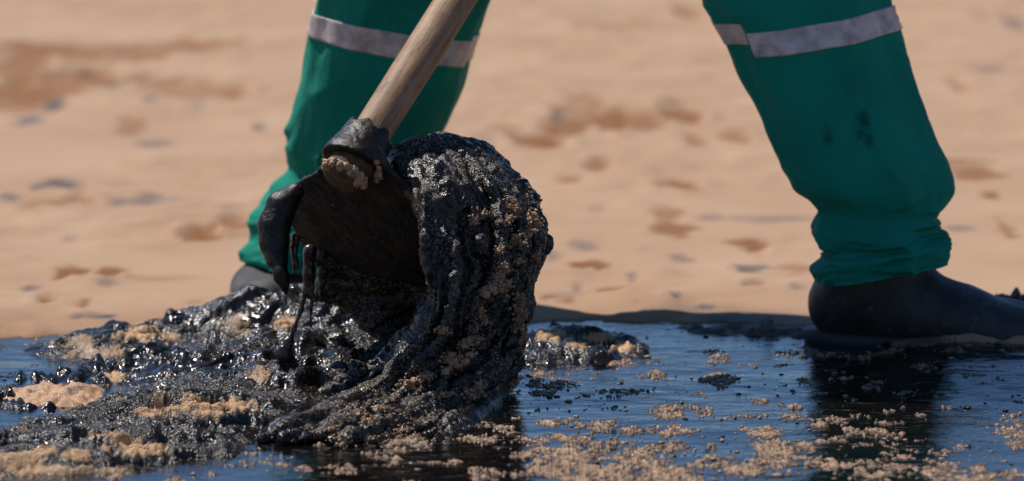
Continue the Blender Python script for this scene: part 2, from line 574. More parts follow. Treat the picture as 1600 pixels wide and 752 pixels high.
Z = np.where(inside > 0.001, Z * (1 - inside) - 0.02 * inside, np.maximum(Z, 0.004 - 0.02 * (np.abs(X) > 1.6)))
Z = np.where(inside < 0.4, np.maximum(Z, 0.0025 * (np.abs(X) < 1.3)), Z) + oil_z(X, Yg) * sstep(1.3, 0.9, np.abs(X)) * sstep(7.5, 5.8, Yg)
# oily fringe of the sand right at the shore
fr = sstep(0.16, 0.0, dist) * sstep(-0.35, 0.25, wob[..., 1] + 0.6 * fine) * sstep(0.12, 0.22, X)
stain = np.maximum(stain, 0.85 * fr * (Yg > 5))
damp = np.maximum(damp, 0.35 * sstep(0.22, 0.02, dist) * (Yg > 5))
V = np.stack([X, Yg, Z], -1).reshape(-1, 3)
beach = link("beach", make_mesh("beach", V, grid_faces(len(ys), len(xs)), attrs={"damp": damp.ravel(), "stain": stain.ravel()}), M["beach"])
tag(beach, "tan beach sand with scuffs and dark oil specks behind the worker", kind="structure")
beach_bvh_src = (V, len(ys), len(xs))

# ------------------------------------------------------------------ the oil pool
xo = np.arange(-1.35, 1.351, 0.006)
yo = np.arange(3.4, 5.75, 0.006)
Xo, Yo = np.meshgrid(xo, yo)
Po = np.stack([Xo, Yo, 0 * Xo], -1)
Zo = oil_z(Xo, Yo) + 0.0009 * fbm(Po * np.array([9, 14, 1]), 3, 71) + 0.00035 * fbm(Po * np.array([40, 60, 1]), 2, 81)
oil = link("oil_pool", make_mesh("oil_pool", np.stack([Xo, Yo, Zo], -1).reshape(-1, 3), grid_faces(len(yo), len(xo))), M["oil"])
tag(oil, "pool of black crude oil mirroring the blue sky", kind="structure")

# ------------------------------------------------------------------ sludge: mound behind the hoe, flat mud in front, small lumps
def heightfield(name, x0, x1, y0, y1, dx, dy, func, sandy=None, zcut=-0.004):
    x = np.arange(x0, x1, dx)
    y = np.arange(y0, y1, dy)
    XX, YY = np.meshgrid(x, y)
    ZZ = func(XX, YY)
    F_ = grid_faces(len(y), len(x))
    z = ZZ.ravel()
    keep = ((z - (oil_z(XX, YY).ravel() if name == 'floating_sand' else 0))[F_] > zcut).any(1)
    V_ = np.stack([XX, YY, np.maximum(ZZ, zcut - 0.006 + (oil_z(XX, YY) if name == 'floating_sand' else 0))], -1).reshape(-1, 3)
    if name == "floating_sand":
        hgt = (ZZ - oil_z(XX, YY)).ravel()
        V_, F_, sa = compact(V_, F_[keep], sstep(0.0026, -0.0002, hgt + 0.0012 * fbm(V_ * 90, 3, 63)))
        return make_mesh(name, V_, F_, attrs={"oily": sa})
    if sandy is None:
        V_, F_ = compact(V_, F_[keep])
        return make_mesh(name, V_, F_)
    sa = sandy_mask(V_, sandy)
    V_[:, 2] += sa * (0.0025 + 0.0022 * billow(V_ * np.array([120, 120, 0]), 2, 79))
    V_, F_, sa = compact(V_, F_[keep], sa)
    return make_mesh(name, V_, F_, attrs={"sandy": sa})

def sandy_mask(V_, lst):
    """where clean sand lies on the sludge: ragged patches round photo points (u, v, ru, rv, strength)"""
    u, v = proj(V_)
    n = fbm(V_ * np.array([55, 40, 0]), 5, 77, 0.72)
    m = np.zeros(len(V_))
    for a, b, ru, rv, s in lst:
        q = np.hypot((u - a) / ru, (v - b) / rv)
        m = np.maximum(m, s * sstep(1.0, 0.8, q + 1.6 * n))
    return m

def bumps(XX, YY, lst, k=0.008):
    """smooth maximum of bumps given by the photo point of their top, distance and radii"""
    e = np.zeros_like(XX)
    for u, v, Y, rx, ry in lst:
        c = at(u, v, Y)
        q = ((XX - c[0]) / rx) ** 2 + ((YY - c[1]) / ry) ** 2
        e = e + np.expm1(np.maximum(c[2] * np.exp(-q) , 0) / k)
    return k * np.log1p(e)

def f_mound(XX, YY):
    P = np.stack([XX, YY, 0 * XX], -1)
    W = P + 0.018 * np.stack([fbm(P * 22, 3, 91), fbm(P * 22, 3, 101), 0 * XX], -1)
    h = bumps(W[..., 0], W[..., 1], [(140, 524, 5.28, .06, .05), (200, 508, 5.32, .055, .05), (265, 504, 5.36, .06, .06), (335, 482, 5.40, .06, .07), (400, 457, 5.40, .065, .08), (465, 446, 5.38, .065, .08), (540, 444, 5.34, .07, .08), (600, 460, 5.30, .06, .08), (660, 490, 5.20, .05, .07),
        (190, 545, 5.19, .05, .04), (240, 540, 5.17, .05, .04), (310, 536, 5.16, .055, .04), (370, 530, 5.17, .055, .05), (425, 512, 5.20, .05, .06), (480, 520, 5.18, .05, .06), (410, 552, 5.09, .05, .05), (470, 560, 5.05, .05, .05), (250, 575, 5.09, .06, .04), (330, 572, 5.07, .06, .04), (400, 588, 5.02, .06, .04), (450, 598, 4.99, .05, .04), (540, 545, 5.08, .07, .07)], 0.006)
    m = sstep(0.0, 0.02, h)
    n = fbm(P * 26, 3, 111)
    b = billow(P * 55, 3, 121)
    sm = 2.2 * np.abs(noise(np.stack([XX * 9 + YY * 5, YY * 34 - XX * 12 + 1.3 * n, 0 * XX], -1), 137)) - 0.7
    # overhanging fold: a sharp crease running across the left end
    r = 1 - np.abs(noise(P * np.array([14, 26, 1]) + 1.0 * n[..., None], 131)) * 2
    return -0.004 + h + m * (0.012 * n + 0.0016 * b + 0.0075 * sm - 0.014 * np.maximum(r - 0.55, 0)) + 0.0018 * m * fbm(P * 330, 2, 141)

mound = link("sludge_mound", heightfield("sludge_mound", -0.62, 0.0, 4.9, 5.6, 0.0021, 0.003, f_mound, [(220, 522, 32, 9, 1), (262, 530, 16, 8, .8), (130, 535, 30, 8, .5), (370, 505, 30, 14, .45), (445, 505, 16, 9, .9), (405, 585, 20, 14, .6), (180, 590, 14, 9, .9), (345, 608, 14, 8, .9), (150, 555, 40, 12, .5)]), M["mound"])
tag(mound, "glittering wet black sludge mound heaped behind and left of the hoe", "sludge mound")

def region(poly, XX, YY, soft):
    """soft mask of a polygon given in photo pixels lying on the ground"""
    pts = np.array([gnd(u, v)[:2] for u, v in poly])
    ins = np.zeros(XX.shape, bool)
    dmin = np.full(XX.shape, 9.0)
    for (x1, y1), (x2, y2) in zip(pts, np.roll(pts, -1, 0)):
        c = ((y1 > YY) != (y2 > YY)) & (XX < (x2 - x1) * (YY - y1) / ((y2 - y1) or 1e-9) + x1)
        ins ^= c
        t = np.clip(((XX - x1) * (x2 - x1) + (YY - y1) * (y2 - y1)) / ((x2 - x1) ** 2 + (y2 - y1) ** 2), 0, 1)
        dmin = np.minimum(dmin, np.hypot(XX - x1 - t * (x2 - x1), YY - y1 - t * (y2 - y1)))
    return sstep(-soft, soft, np.where(ins, dmin, -dmin))

MUD = [(-120, 700), (10, 672), (110, 655), (180, 622), (250, 604), (390, 606), (450, 625), (440, 660), (400, 690), (340, 716), (230, 728), (90, 740), (-120, 752)]
def f_mud(XX, YY):
    P = np.stack([XX, YY, 0 * XX], -1)
    W = P + 0.02 * np.stack([fbm(P * 16, 3, 151), fbm(P * 16, 3, 161), 0 * XX], -1)
    m = region(MUD, W[..., 0], W[..., 1], 0.03)
    n = fbm(P * np.array([16, 22, 1]), 4, 171)
    b = billow(P * 70, 3, 181)
    r = billow(P * np.array([18, 30, 1]), 2, 191)
    sm = 2.2 * np.abs(noise(np.stack([XX * 8 + YY * 4, YY * 30 - XX * 10 + 1.2 * n, 0 * XX], -1), 217)) - 0.7
    c = noise(P * np.array([11, 30, 1]) + n[..., None], 211)
    return -0.007 + m * (0.016 + 0.013 * n + 0.0022 * b + 0.0065 * sm + 0.003 * r - 0.010 * np.maximum(0.75 - 3.2 * np.abs(c), 0)) + 0.0018 * fbm(P * 330, 2, 201)

mud = link("sludge_sheet", heightfield("sludge_sheet", -0.66, -0.08, 4.5, 5.06, 0.0019, 0.0026, f_mud, [(310, 626, 56, 10, 1), (360, 634, 40, 9, .9), (275, 640, 26, 8, .9), (325, 648, 30, 6, .8), (235, 648, 20, 9, .8), (190, 690, 44, 12, 1), (225, 705, 34, 10, .9), (120, 712, 22, 9, 1), (65, 706, 26, 8, .8), (20, 722, 40, 10, .8), (60, 738, 60, 9, .8), (380, 722, 30, 5, .6), (160, 738, 40, 7, .6)]), M["mud"])
tag(mud, "low crust of dark sandy sludge with orange patches in the left foreground", "sludge crust")

def lump_pile(name, label, lst, x0, x1, y0, y1, mat, seed, amp=0.012, k=0.006, cat="sludge lumps", sandy=None):
    def f(XX, YY):
        P = np.stack([XX, YY, 0 * XX], -1)
        W = P + 0.010 * np.stack([fbm(P * 40, 2, seed), fbm(P * 40, 2, seed + 9), 0 * XX], -1)
        h = bumps(W[..., 0], W[..., 1], lst, k)
        m = sstep(0, 0.008, h)
        return -0.006 + h + m * amp * (0.6 * billow(P * 60, 2, seed + 20) + 0.5 * fbm(P * 30, 2, seed + 30))
    o = link(name, heightfield(name, x0, x1, y0, y1, 0.0022, 0.004, f, sandy), mat)
    return tag(o, label, cat)

lump_pile("sludge_lumps", "knobbly shiny black sludge lumps at the pool's edge right of the tar clump", [(850, 512, 5.30, .03, .04), (880, 502, 5.32, .03, .04), (915, 506, 5.31, .025, .035), (950, 512, 5.30, .03, .035), (985, 522, 5.27, .02, .03), (870, 530, 5.24, .03, .03), (930, 535, 5.22, .03, .03), (840, 540, 5.2, .03, .03)], -0.02, 0.20, 5.05, 5.5, M["mound"], 301, 0.008, sandy=[(858, 525, 22, 7, .9), (935, 530, 24, 6, .8), (980, 545, 24, 6, .9), (900, 540, 20, 5, .7)])
lump_pile("sludge_bank", "low dark bank of oily sand left of the right boot", [(1050, 509, 5.40, .03, .03), (1095, 505, 5.40, .03, .03), (1145, 503, 5.40, .03, .03), (1192, 498, 5.39, .03, .03), (1196, 488, 5.39, .012, .015), (1250, 503, 5.38, .03, .03), (1280, 508, 5.36, .03, .03)], 0.12, 0.42, 5.3, 5.62, mat_tar("bank_sludge", 0.7, (0.5, 0.8), base=(0.03, 0.022, 0.018), graincol=(0.2, 0.13, 0.09), patches=0.3), 351, 0.005)
lump_pile("sludge_heap", "dark crumbly heap of sludge behind the toe of the right boot", [(1520, 442, 5.47, .016, .03), (1543, 450, 5.46, .016, .03), (1566, 452, 5.46, .018, .03), (1590, 449, 5.47, .018, .03), (1630, 456, 5.46, .03, .03), (1680, 470, 5.45, .04, .03)], 0.46, 0.85, 5.4, 5.85, mat_tar("heap_sludge", 0.7, (0.5, 0.8), base=(0.025, 0.017, 0.013), graincol=(0.12, 0.06, 0.035)), 401, 0.012)

# orange sand clod lying in the left pool
lump_pile("sand_clod", "wet orange sand clod lying in oil at the left edge", [(30, 604, 5.0, .025, .03), (65, 598, 5.02, .025, .03), (95, 601, 5.0, .02, .03), (110, 596, 5.0, .02, .025), (140, 598, 5.01, .02, .03), (70, 612, 4.95, .04, .03), (120, 610, 4.96, .035, .03)], -0.62, -0.40, 4.8, 5.15, mat_wet_sand("orange_clod", (0.62, 0.36, 0.17), (0.45, 0.23, 0.10)), 451, 0.006, cat="sand clod")
lump_pile("sludge_lumps", "dark sludge ridge behind the orange sand clod at the left edge", [(20, 582, 5.1, .05, .03), (80, 578, 5.1, .05, .03), (140, 575, 5.1, .04, .03), (170, 590, 5.06, .04, .03), (20, 548, 5.25, .06, .03), (180, 560, 5.14, .05, .04), (10, 622, 4.93, .04, .015), (60, 626, 4.92, .04, .015), (-20, 600, 5.0, .03, .05)], -0.64, -0.36, 4.8, 5.4, M["mound"], 501)
lump_pile("sludge_lumps", "small smooth sludge lump poking out of the left foreground pool", [(40, 648, 4.88, .02, .02), (-30, 655, 4.86, .03, .03)], -0.64, -0.45, 4.75, 5.0, M["mud"], 551, 0.002)

# ------------------------------------------------------------------ floating sand on the oil
def sand_density(u, v):
    d = np.zeros_like(u)
    def add(u0, v0, ru, rv, s):
        np.maximum(d, s * np.exp(-(((u - u0) / ru) ** 2 + ((v - v0) / rv) ** 2) ** 1.5), out=d)
    add(1000, 728, 260, 36, .95); add(900, 700, 120, 26, .85); add(1250, 715, 330, 42, .62); add(1500, 735, 220, 30, .55); add(1050, 680, 300, 34, .55)
    add(900, 655, 40, 22, .7); add(1110, 655, 260, 22, .42); add(1000, 610, 120, 14, .36); add(880, 603, 36, 9, .8); add(950, 612, 20, 6, .8); add(1025, 590, 24, 6, .8)
    add(1120, 594, 50, 7, .85); add(1130, 548, 45, 6, .6); add(980, 566, 60, 6, .45); add(940, 555, 50, 8, .5)
    add(1350, 556, 150, 9, .62); add(1480, 556, 120, 9, .8); add(1420, 575, 150, 12, .3)
    add(1585, 690, 30, 14, .85); add(1460, 690, 70, 14, .55); add(1380, 680, 90, 10, .6); add(1250, 655, 60, 8, .5); add(1240, 600, 50, 8, .4); add(1320, 612, 80, 14, .28)
    add(720, 650, 110, 30, .5); add(640, 695, 120, 16, .5); add(760, 680, 100, 22, .66); add(800, 600, 40, 30, .45); add(720, 735, 260, 20, .28); add(840, 690, 60, 18, .7)
    add(90, 735, 150, 14, .62); add(40, 715, 110, 16, .7); add(260, 738, 80, 8, .6); add(300, 620, 60, 6, .3); add(40, 560, 60, 6, .3); add(90, 700, 90, 12, .4)
    add(470, 735, 70, 14, .4)
    return d

def f_sand(XX, YY):
    P = np.stack([XX, YY, 0 * XX], -1)
    u, v = proj(np.stack([XX, YY, 0 * XX], -1))
    d = sand_density(u, v)
    n = fbm(P * np.array([30, 24, 1]), 5, 601, 0.66)
    g = billow(P * 110, 2, 611)
    g2 = billow(P * 260, 2, 621)
    s = d * 0.70 + 1.25 * n - 0.37
    return oil_z(XX, YY) - 0.0012 + np.where(s > 0, 0.0017 * np.minimum(s * 2.5, 1), 0.010 * s) + sstep(-0.22, 0.1, s) * (0.0014 * g + 0.0014 * g2 + 0.0010 * noise(P * 420, 631))

sand = link("floating_sand", heightfield("floating_sand", -0.66, 0.70, 4.42, 5.34, 0.00125, 0.0021, f_sand, None, -0.0015), M["wet"])
tag(sand, "crumbly tan sand scattered over the black oil", "sand", kind="stuff")

# ------------------------------------------------------------------ the hoe
K = at(552, 252, 4.985)                                   # centre of the handle's end
D = np.array([0.42, 0.68, 0.62]); D /= np.linalg.norm(D)  # up the handle
L0 = np.cross(D, [0, 0, 1]); L0 /= np.linalg.norm(L0)
B0 = np.cross(D, L0)
PHI = math.radians(5)
L = L0 * math.cos(PHI) + B0 * math.sin(PHI)
B = B0 * math.cos(PHI) - L0 * math.sin(PHI)
hoe = thing("hoe", tuple(K), "wooden-handled hoe with a tar-smeared iron blade dug into the sludge", "hoe")

def to_frame(P):
    q = P - K
    return q @ L, q @ B, q @ D

# handle
n_t, n_a = 320, 40
tt = np.concatenate([np.array([-0.031, -0.030, -0.026, -0.018]), np.linspace(-0.006, 1.27, n_t - 6), [1.274, 1.275]])
rad = np.full(n_t, 0.0205) + 0.001 * np.sin(tt * 9) + 0.0012 * np.exp(-((tt - 0.0) / 0.02) ** 2)
rad[:4] = [0.0005, 0.017, 0.0235, 0.0245]
rad += 0.003 * np.exp(-((tt - 0.0) / 0.02) ** 2) * (tt > -0.01)
rad[-2:] = [0.017, 0.0004]
ang = np.linspace(0, 2 * np.pi, n_a, endpoint=False)
T, A = np.meshgrid(tt, ang, indexing='ij')
R = rad[:, None] * np.ones_like(A)
loc = np.stack([R * np.cos(A), R * np.sin(A), T], -1)
R = R + 0.0007 * fbm(loc * np.array([60, 60, 8]), 3, 701) + 0.0010 * fbm(loc * np.array([20, 20, 5]), 2, 711)
R[0] = R[-1] = 0.0003
bow = 0.004 * np.sin(T * 3.0)
Vh = np.stack([R * np.cos(A) + bow, R * np.sin(A), T], -1).reshape(-1, 3)
mh = make_mesh("handle", Vh, grid_faces(n_t, n_a, True))
handle = bpy.data.objects.new("handle", mh)
col.objects.link(handle)
mh.materials.append(M["wood"])
mh.materials.append(M["endgrain"])
mh.polygons.foreach_set("material_index", (np.repeat(tt[:-1], n_a) < -0.008).astype(np.int32))
handle.parent = hoe
rot = Matrix((tuple(L), tuple(-B), tuple(D))).transposed()
if rot.determinant() < 0:
    rot = Matrix((tuple(L), tuple(B), tuple(D))).transposed()
handle.rotation_euler = rot.to_euler()

# head: plate + socket as one forged piece
def on_plate(u, v, t0=0.004):
    r = ray(u, v)
    c = np.array([0, 0, CAM_H])
    s = ((K + D * t0 - c) @ D) / (r @ D)
    q = c + r * s - K
    return q @ L, q @ B

left = [on_plate(u, v) for u, v in [(508, 250), (494, 268), (468, 284), (444, 304), (437, 325), (446, 350), (462, 385), (476, 425)]]
half = np.array([[-a, b] for a, b in left])
bmax = half[-1, 1]
poly = [(-0.034, -0.01)] + [(-h, b) for h, b in half] + [(half[-1, 0] - 0.004, bmax + 0.004)] + [(h, b) for h, b in half[::-1]] + [(0.034, -0.01)]
poly = np.array(poly)
fld = Field(K + np.array([-0.20, -0.16, -0.20]), K + np.array([0.22, 0.22, 0.09]), 0.0019)
sl, P = fld.box(fld.lo, fld.lo + fld.h * (fld.n - 1))
s_, b_, d_ = to_frame(P)
dm = np.full(s_.shape, 9.0, np.float32)
ins = np.zeros(s_.shape, bool)
for (x1, y1), (x2, y2) in zip(poly, np.roll(poly, -1, 0)):
    ins ^= ((y1 > b_) != (y2 > b_)) & (s_ < (x2 - x1) * (b_ - y1) / ((y2 - y1) or 1e-9) + x1)
    t = np.clip(((s_ - x1) * (x2 - x1) + (b_ - y1) * (y2 - y1)) / ((x2 - x1) ** 2 + (y2 - y1) ** 2), 0, 1)
    dm = np.minimum(dm, np.hypot(s_ - x1 - t * (x2 - x1), b_ - y1 - t * (y2 - y1)))
d2 = np.where(ins, -dm, dm)
curve = 0.004 + 0.35 * np.maximum(b_ - 0.02, 0) ** 2 + 0.25 * s_ ** 2          # dished towards the worker
plate = np.maximum(d2, np.abs(d_ - curve) - 0.0032)
radl = np.hypot(s_, b_)
up_side = -b_ / (radl + 1e-6)
r_out = np.interp(d_, [-0.02, 0.0, 0.02, 0.055], [0.0345, 0.034, 0.030, 0.026])
collar = np.maximum(np.maximum(radl - r_out, 0.0225 - radl), np.maximum(d_ - 0.040 - 0.004 * np.sin(7 * np.arctan2(s_, b_)), -d_ - 0.002 - 0.008 * up_side))
fld.f[...] = plate
fld.blend(sl, collar.astype(np.float32), 0.014)
fld.cut(sl, (np.maximum(radl - 0.0222, np.abs(d_) - 0.08)).astype(np.float32))
Vb, Fb = fld.mesh()
nb = vnormals(Vb, Fb)
Vb = Vb + nb * (0.0016 * fbm(Vb * 45, 3, 721) + 0.0007 * fbm(Vb * 170, 2, 731))[:, None]
blade_bvh = (Vb, Fb)
child("blade", make_mesh("blade", Vb, Fb), M["metal"], hoe)
# crust of sand round the end of the handle and along the socket
fc = Field(K + np.array([-0.07, -0.07, -0.07]), K + np.array([0.09, 0.07, 0.07]), 0.0012)
for i in range(120):
    a = math.radians(rng.uniform(-150, 20)) if i < 95 else math.radians(rng.uniform(-20, 40))
    rr = rng.uniform(0.017, 0.0255) if i < 95 else rng.uniform(0.030, 0.035)
    c = K + L * rr * math.cos(a) + B * rr * math.sin(a) + D * (rng.uniform(-0.029, -0.020) if i < 95 else rng.uniform(-0.007, 0.0))
    fc.ell(c, np.array([1, 1, 1]) * rng.uniform(0.0018, 0.0040), 0.0012)
Vc, Fc = fc.mesh()
Vc = Vc + vnormals(Vc, Fc) * (0.0012 * billow(Vc * 330, 2, 741))[:, None]
child("sand_crust", make_mesh("sand_crust", Vc, Fc), M["wet"], hoe)

# ------------------------------------------------------------------ the clump of tar lifted by the hoe
clump = thing("tar_clump", tuple(gnd(760, 615)), "big gritty black tar clump draped over the hoe blade, trailing ropy strands", "tar clump")

CURVES = [  # inner to outer flow lines: (u, v, Y)
    [(628, 246, 5.00), (652, 285, 4.965), (662, 350, 4.945), (682, 430, 4.935), (694, 492, 4.93), (655, 556, 4.93), (590, 604, 4.92), (500, 655, 4.84), (405, 700, 4.74)],
    [(640, 228, 5.03), (690, 270, 4.975), (705, 345, 4.95), (722, 430, 4.935), (715, 500, 4.925), (672, 565, 4.92), (610, 620, 4.90), (520, 675, 4.80), (440, 710, 4.72)],
    [(655, 222, 5.06), (722, 258, 5.00), (765, 330, 4.965), (775, 420, 4.945), (745, 505, 4.93), (700, 570, 4.925), (640, 630, 4.88), (560, 690, 4.77), (500, 715, 4.71)],
    [(670, 220, 5.09), (748, 246, 5.04), (808, 318, 5.005), (825, 410, 4.98), (795, 500, 4.96), (748, 575, 4.945), (690, 640, 4.87), (620, 690, 4.77), (560, 715, 4.71)],
    [(682, 224, 5.12), (762, 252, 5.09), (826, 318, 5.06), (848, 400, 5.05), (838, 480, 5.03), (812, 560, 5.01), (780, 615, 4.97), (735, 655, 4.85), (680, 700, 4.74)],
]
for c_ in CURVES:
    for j_, (du, dv) in enumerate(((14, 13), (10, 10), (2, 6), (-6, 0), (-10, 0), (-8, 0), (-4, 0))):
        c_[j_] = (c_[j_][0] + du, c_[j_][1] + dv, c_[j_][2])
CW = np.array([[at(*p) for p in c] for c in CURVES])       # 5 x 9 x 3

def catmull(P, t):
    """P (n,3), t in 0..1"""
    n = len(P) - 1
    x = np.clip(np.asarray(t, float) * n, 0, n - 1e-6)
    i = x.astype(int)
    f = (x - i)[..., None]
    p = lambda k: P[np.clip(i + k, 0, n)]
    return 0.5 * (2 * p(0) + (p(1) - p(-1)) * f + (2 * p(-1) - 5 * p(0) + 4 * p(1) - p(2)) * f ** 2 + (3 * p(0) - p(-1) - 3 * p(1) + p(2)) * f ** 3)

def flow(s, t):
    rows = np.array([catmull(CW[i], t) for i in range(5)])  # 5 x m x 3
    m = rows.shape[1]
    s = np.broadcast_to(s, (m,))
    return np.array([catmull(rows[:, j], np.array([s[j]]))[0] for j in range(m)])

ft = Field((-0.34, 4.64, -0.012), (0.075, 5.26, 0.31), 0.0020)
# bulk
for s, r0 in ((0.40, .028), (0.60, .031), (0.80, .028)):
    tc_ = np.linspace(0.06, 0.72, 9)
    pts = flow(s, tc_) + np.array([-0.018, 0.045, -0.010])
    rr = r0 * np.array([.75, 1, 1.15, 1.2, 1.15, 1.1, 1.0, .9, .6])
    ft.chain(list(zip(pts, rr)), 0.02)
for p, r in (((690, 262, 5.07), .034), ((735, 300, 5.07), .042), ((755, 360, 5.08), .042), ((765, 440, 5.08), .041), ((755, 520, 5.05), .038), ((740, 585, 5.02), .036), ((780, 560, 5.07), .026), ((720, 430, 5.02), .030)):
    ft.ell(at(*p), (r, r, r), 0.02)
# tar hanging behind the blade closes the hollow
for p, r in (((600, 385, 5.17), .030), ((650, 400, 5.16), .036), ((700, 440, 5.13), .034), ((640, 450, 5.20), .036), ((690, 500, 5.15), .036), ((620, 500, 5.21), .036), ((580, 440, 5.20), .026), ((670, 545, 5.14), .032), ((560, 400, 5.16), .020), ((590, 470, 5.21), .030), ((535, 418, 5.17), .020), ((590, 415, 5.16), .024), ((520, 445, 5.20), .018), ((505, 400, 5.15), .014), ((555, 445, 5.20), .020)):
    ft.ell(at(*p), (r, r * .8, r), 0.02)
# lower lip of the hollow
ft.chain([(at(470, 628, 4.985), .004), (at(530, 608, 4.995), .009), (at(590, 582, 5.01), .015), (at(645, 550, 5.02), .023), (at(695, 515, 5.03), .030)], 0.025)
# tar running from the socket over the blade's shoulder
ft.chain([(at(622, 240, 5.04), .010), (at(655, 240, 5.05), .016), (at(690, 255, 5.06), .024)], 0.015)
ft.chain([(at(616, 252, 5.03), .011), (at(632, 272, 5.005), .012), (at(650, 300, 4.985), .010)], 0.012)
ft.chain([(at(628, 248, 5.02), .007), (at(650, 285, 4.985), .011), (at(668, 330, 4.965), .014)], 0.012)
# surface strands
for i in range(64):
    s = rng.uniform(-0.0, 1.0)
    t0 = max(0.0, rng.uniform(-0.25, 0.35))
    t1 = min(1.0, t0 + rng.uniform(0.4, 0.9))
    m = 16
    tv = np.linspace(t0, t1, m)
    ss = np.clip(s + 0.10 * np.cumsum(rng.normal(0, 0.25, m)) * 0.5 - 0.03 * tv, 0, 1)
    pts = flow(ss, tv)
    pts = pts + np.array([0, 1, 0]) * rng.uniform(-0.010, 0.006)
    r = rng.uniform(0.0028, 0.0085) * (1 - 0.35 * tv) * np.interp(np.arange(m), [0, 2, m - 3, m - 1], [.3, 1, 1, .35])
    pts[:, 2] = np.maximum(pts[:, 2], 0.005)
    ft.chain(list(zip(pts, r)), 0.004)
# broad tail apron on the ground
for i in range(26):
    s = rng.uniform(0, 1)
    tv = np.linspace(0.62, rng.uniform(0.85, 1.0), 8)
    pts = flow(np.full(8, s), tv) + np.array([0, .008, -.004])
    ft.chain(list(zip(pts, np.linspace(.015, .006, 8))), 0.008)
# knobs over the crown
for i in range(36):
    p = flow(np.array([rng.uniform(0.1, 1)]), np.array([rng.uniform(0.0, 0.55)]))[0]
    p = p + rng.normal(0, 0.004, 3)
    r = rng.uniform(0.003, 0.010)
    ft.ell(p, (r, r, r * rng.uniform(.7, 1.3)), 0.005)
# hollow folds in the face of the clump
for p, r in (((728, 352, 4.935), (.020, .020, .022)), ((750, 395, 4.925), (.012, .014, .02)), ((700, 395, 4.92), (.009, .010, .026)), ((790, 470, 4.93), (.008, .012, .022)), ((735, 545, 4.90), (.008, .010, .014))):
    c = at(*p); r = np.array(r)
    sl, P = ft.box(c - 1.6 * r, c + 1.6 * r)
    q = P - c
    k0 = np.sqrt(((q / r) ** 2).sum(-1)); k1 = np.sqrt(((q / r ** 2) ** 2).sum(-1)) + 1e-9
    ft.cut(sl, (k0 * (k0 - 1) / k1).astype(np.float32))
Vt, Ft = ft.mesh()
nt = vnormals(Vt, Ft)
from mathutils.kdtree import KDTree
S_, T_ = np.meshgrid(np.linspace(0, 1, 34), np.linspace(0, 1, 90), indexing='ij')
FP = flow(S_.ravel(), T_.ravel())
kd = KDTree(len(FP))
for i, p in enumerate(FP):
    kd.insert(p, i)
kd.balance()
ni = np.zeros((len(Vt), 3), int); nd = np.zeros((len(Vt), 3))
for i, v in enumerate(Vt):
    for j, (_, k, dd) in enumerate(kd.find_n(v, 3)):
        ni[i, j] = k; nd[i, j] = dd
w_ = 1 / (nd + 0.001) ** 2
w_ /= w_.sum(1, keepdims=True)
vs_ = (S_.ravel()[ni] * w_).sum(1); vt_ = (T_.ravel()[ni] * w_).sum(1)
fn = fbm(Vt * 28, 3, 801)
ST = np.stack([vs_ * 8 + 1.0 * fn, vt_ * 3.4, 0 * vs_], -1)
gm_ = sstep(-0.15, 0.25, fbm(Vt * 16, 3, 803))
rope = 2.4 * np.abs(noise(ST, 805)) - 0.8
rope2 = -0.8 + 2.4 * np.abs(noise(ST * np.array([2.3, 1.6, 1]) + 3.3, 806))
ropy = sstep(0.12, 0.42, vt_)
Vt = Vt + nt * (0.0030 * fn + gm_ * (1 - 0.75 * ropy) * 0.0022 * billow(Vt * 60 + 2 * fn[:, None], 3, 811) + (0.45 + 0.55 * ropy) * (0.0080 * rope + 0.0036 * rope2) + gm_ * 0.0008 * fbm(Vt * 240, 2, 821))[:, None]
tar_main = child("tar_mass", make_mesh("tar_mass", Vt, Ft), M["tar"], clump)
bvh = BVHTree.FromPolygons([Vector(v) for v in Vt], [tuple(int(i) for i in f) for f in Ft])

# lobe curling round the left corner of the blade, and the drips under it
def px(u, v, Y, r):
    return at(u, v, Y), r / 1440.0
def sdf_part(name, chains, k, h, mat, disp=(0.0012, 60), seed=0, root=clump):
    P = np.array([p for c in chains for p, r in c])
    rm = max(r for c in chains for p, r in c)
    f = Field(P.min(0) - rm - 0.01, P.max(0) + rm + 0.01, h)
    for c in chains:
        f.chain(c, k)
    V_, F_ = f.mesh()
    n_ = vnormals(V_, F_)
    V_ = V_ + n_ * (disp[0] * fbm(V_ * disp[1], 3, seed) + 0.3 * disp[0] * fbm(V_ * disp[1] * 4, 2, seed + 5))[:, None]
    return child(name, make_mesh(name, V_, F_), mat, root)

sdf_part("hanging_lobe", [[px(462, 300, 5.035, 14), px(440, 320, 5.03, 22), px(430, 350, 5.025, 24), px(428, 380, 5.02, 21), px(433, 406, 5.01, 15), px(441, 428, 5.0, 8)],
                          [px(437, 424, 5.0, 8), px(441, 436, 5.0, 7), px(445, 447, 5.0, 4), px(446, 459, 5.0, 2)], [px(434, 428, 5.0, 5), px(433, 433, 5.0, 3)]], 0.008, 0.0012, M["metal"], (0.0014, 50), 831)
sdf_part("drip", [[px(462, 372, 5.04, 8), px(460, 395, 5.04, 5), px(460, 415, 5.04, 3), px(459, 428, 5.04, 2)], [px(455, 385, 5.04, 3), px(466, 418, 5.04, 3)]], 0.003, 0.001, M["smooth"], (0.0010, 120), 841)
sdf_part("drip", [[px(484, 392, 5.06, 11), px(482, 425, 5.06, 8), px(478, 455, 5.06, 5), px(470, 485, 5.06, 3), px(460, 512, 5.055, 3), px(451, 535, 5.05, 7), px(444, 552, 5.05, 16)],
                  [px(487, 420, 5.06, 5), px(489, 450, 5.06, 2.5), px(486, 480, 5.06, 3), px(485, 502, 5.06, 2.5)], [px(478, 455, 5.06, 5), px(494, 468, 5.06, 3)]], 0.004, 0.0011, M["smooth"], (0.0013, 110), 851)
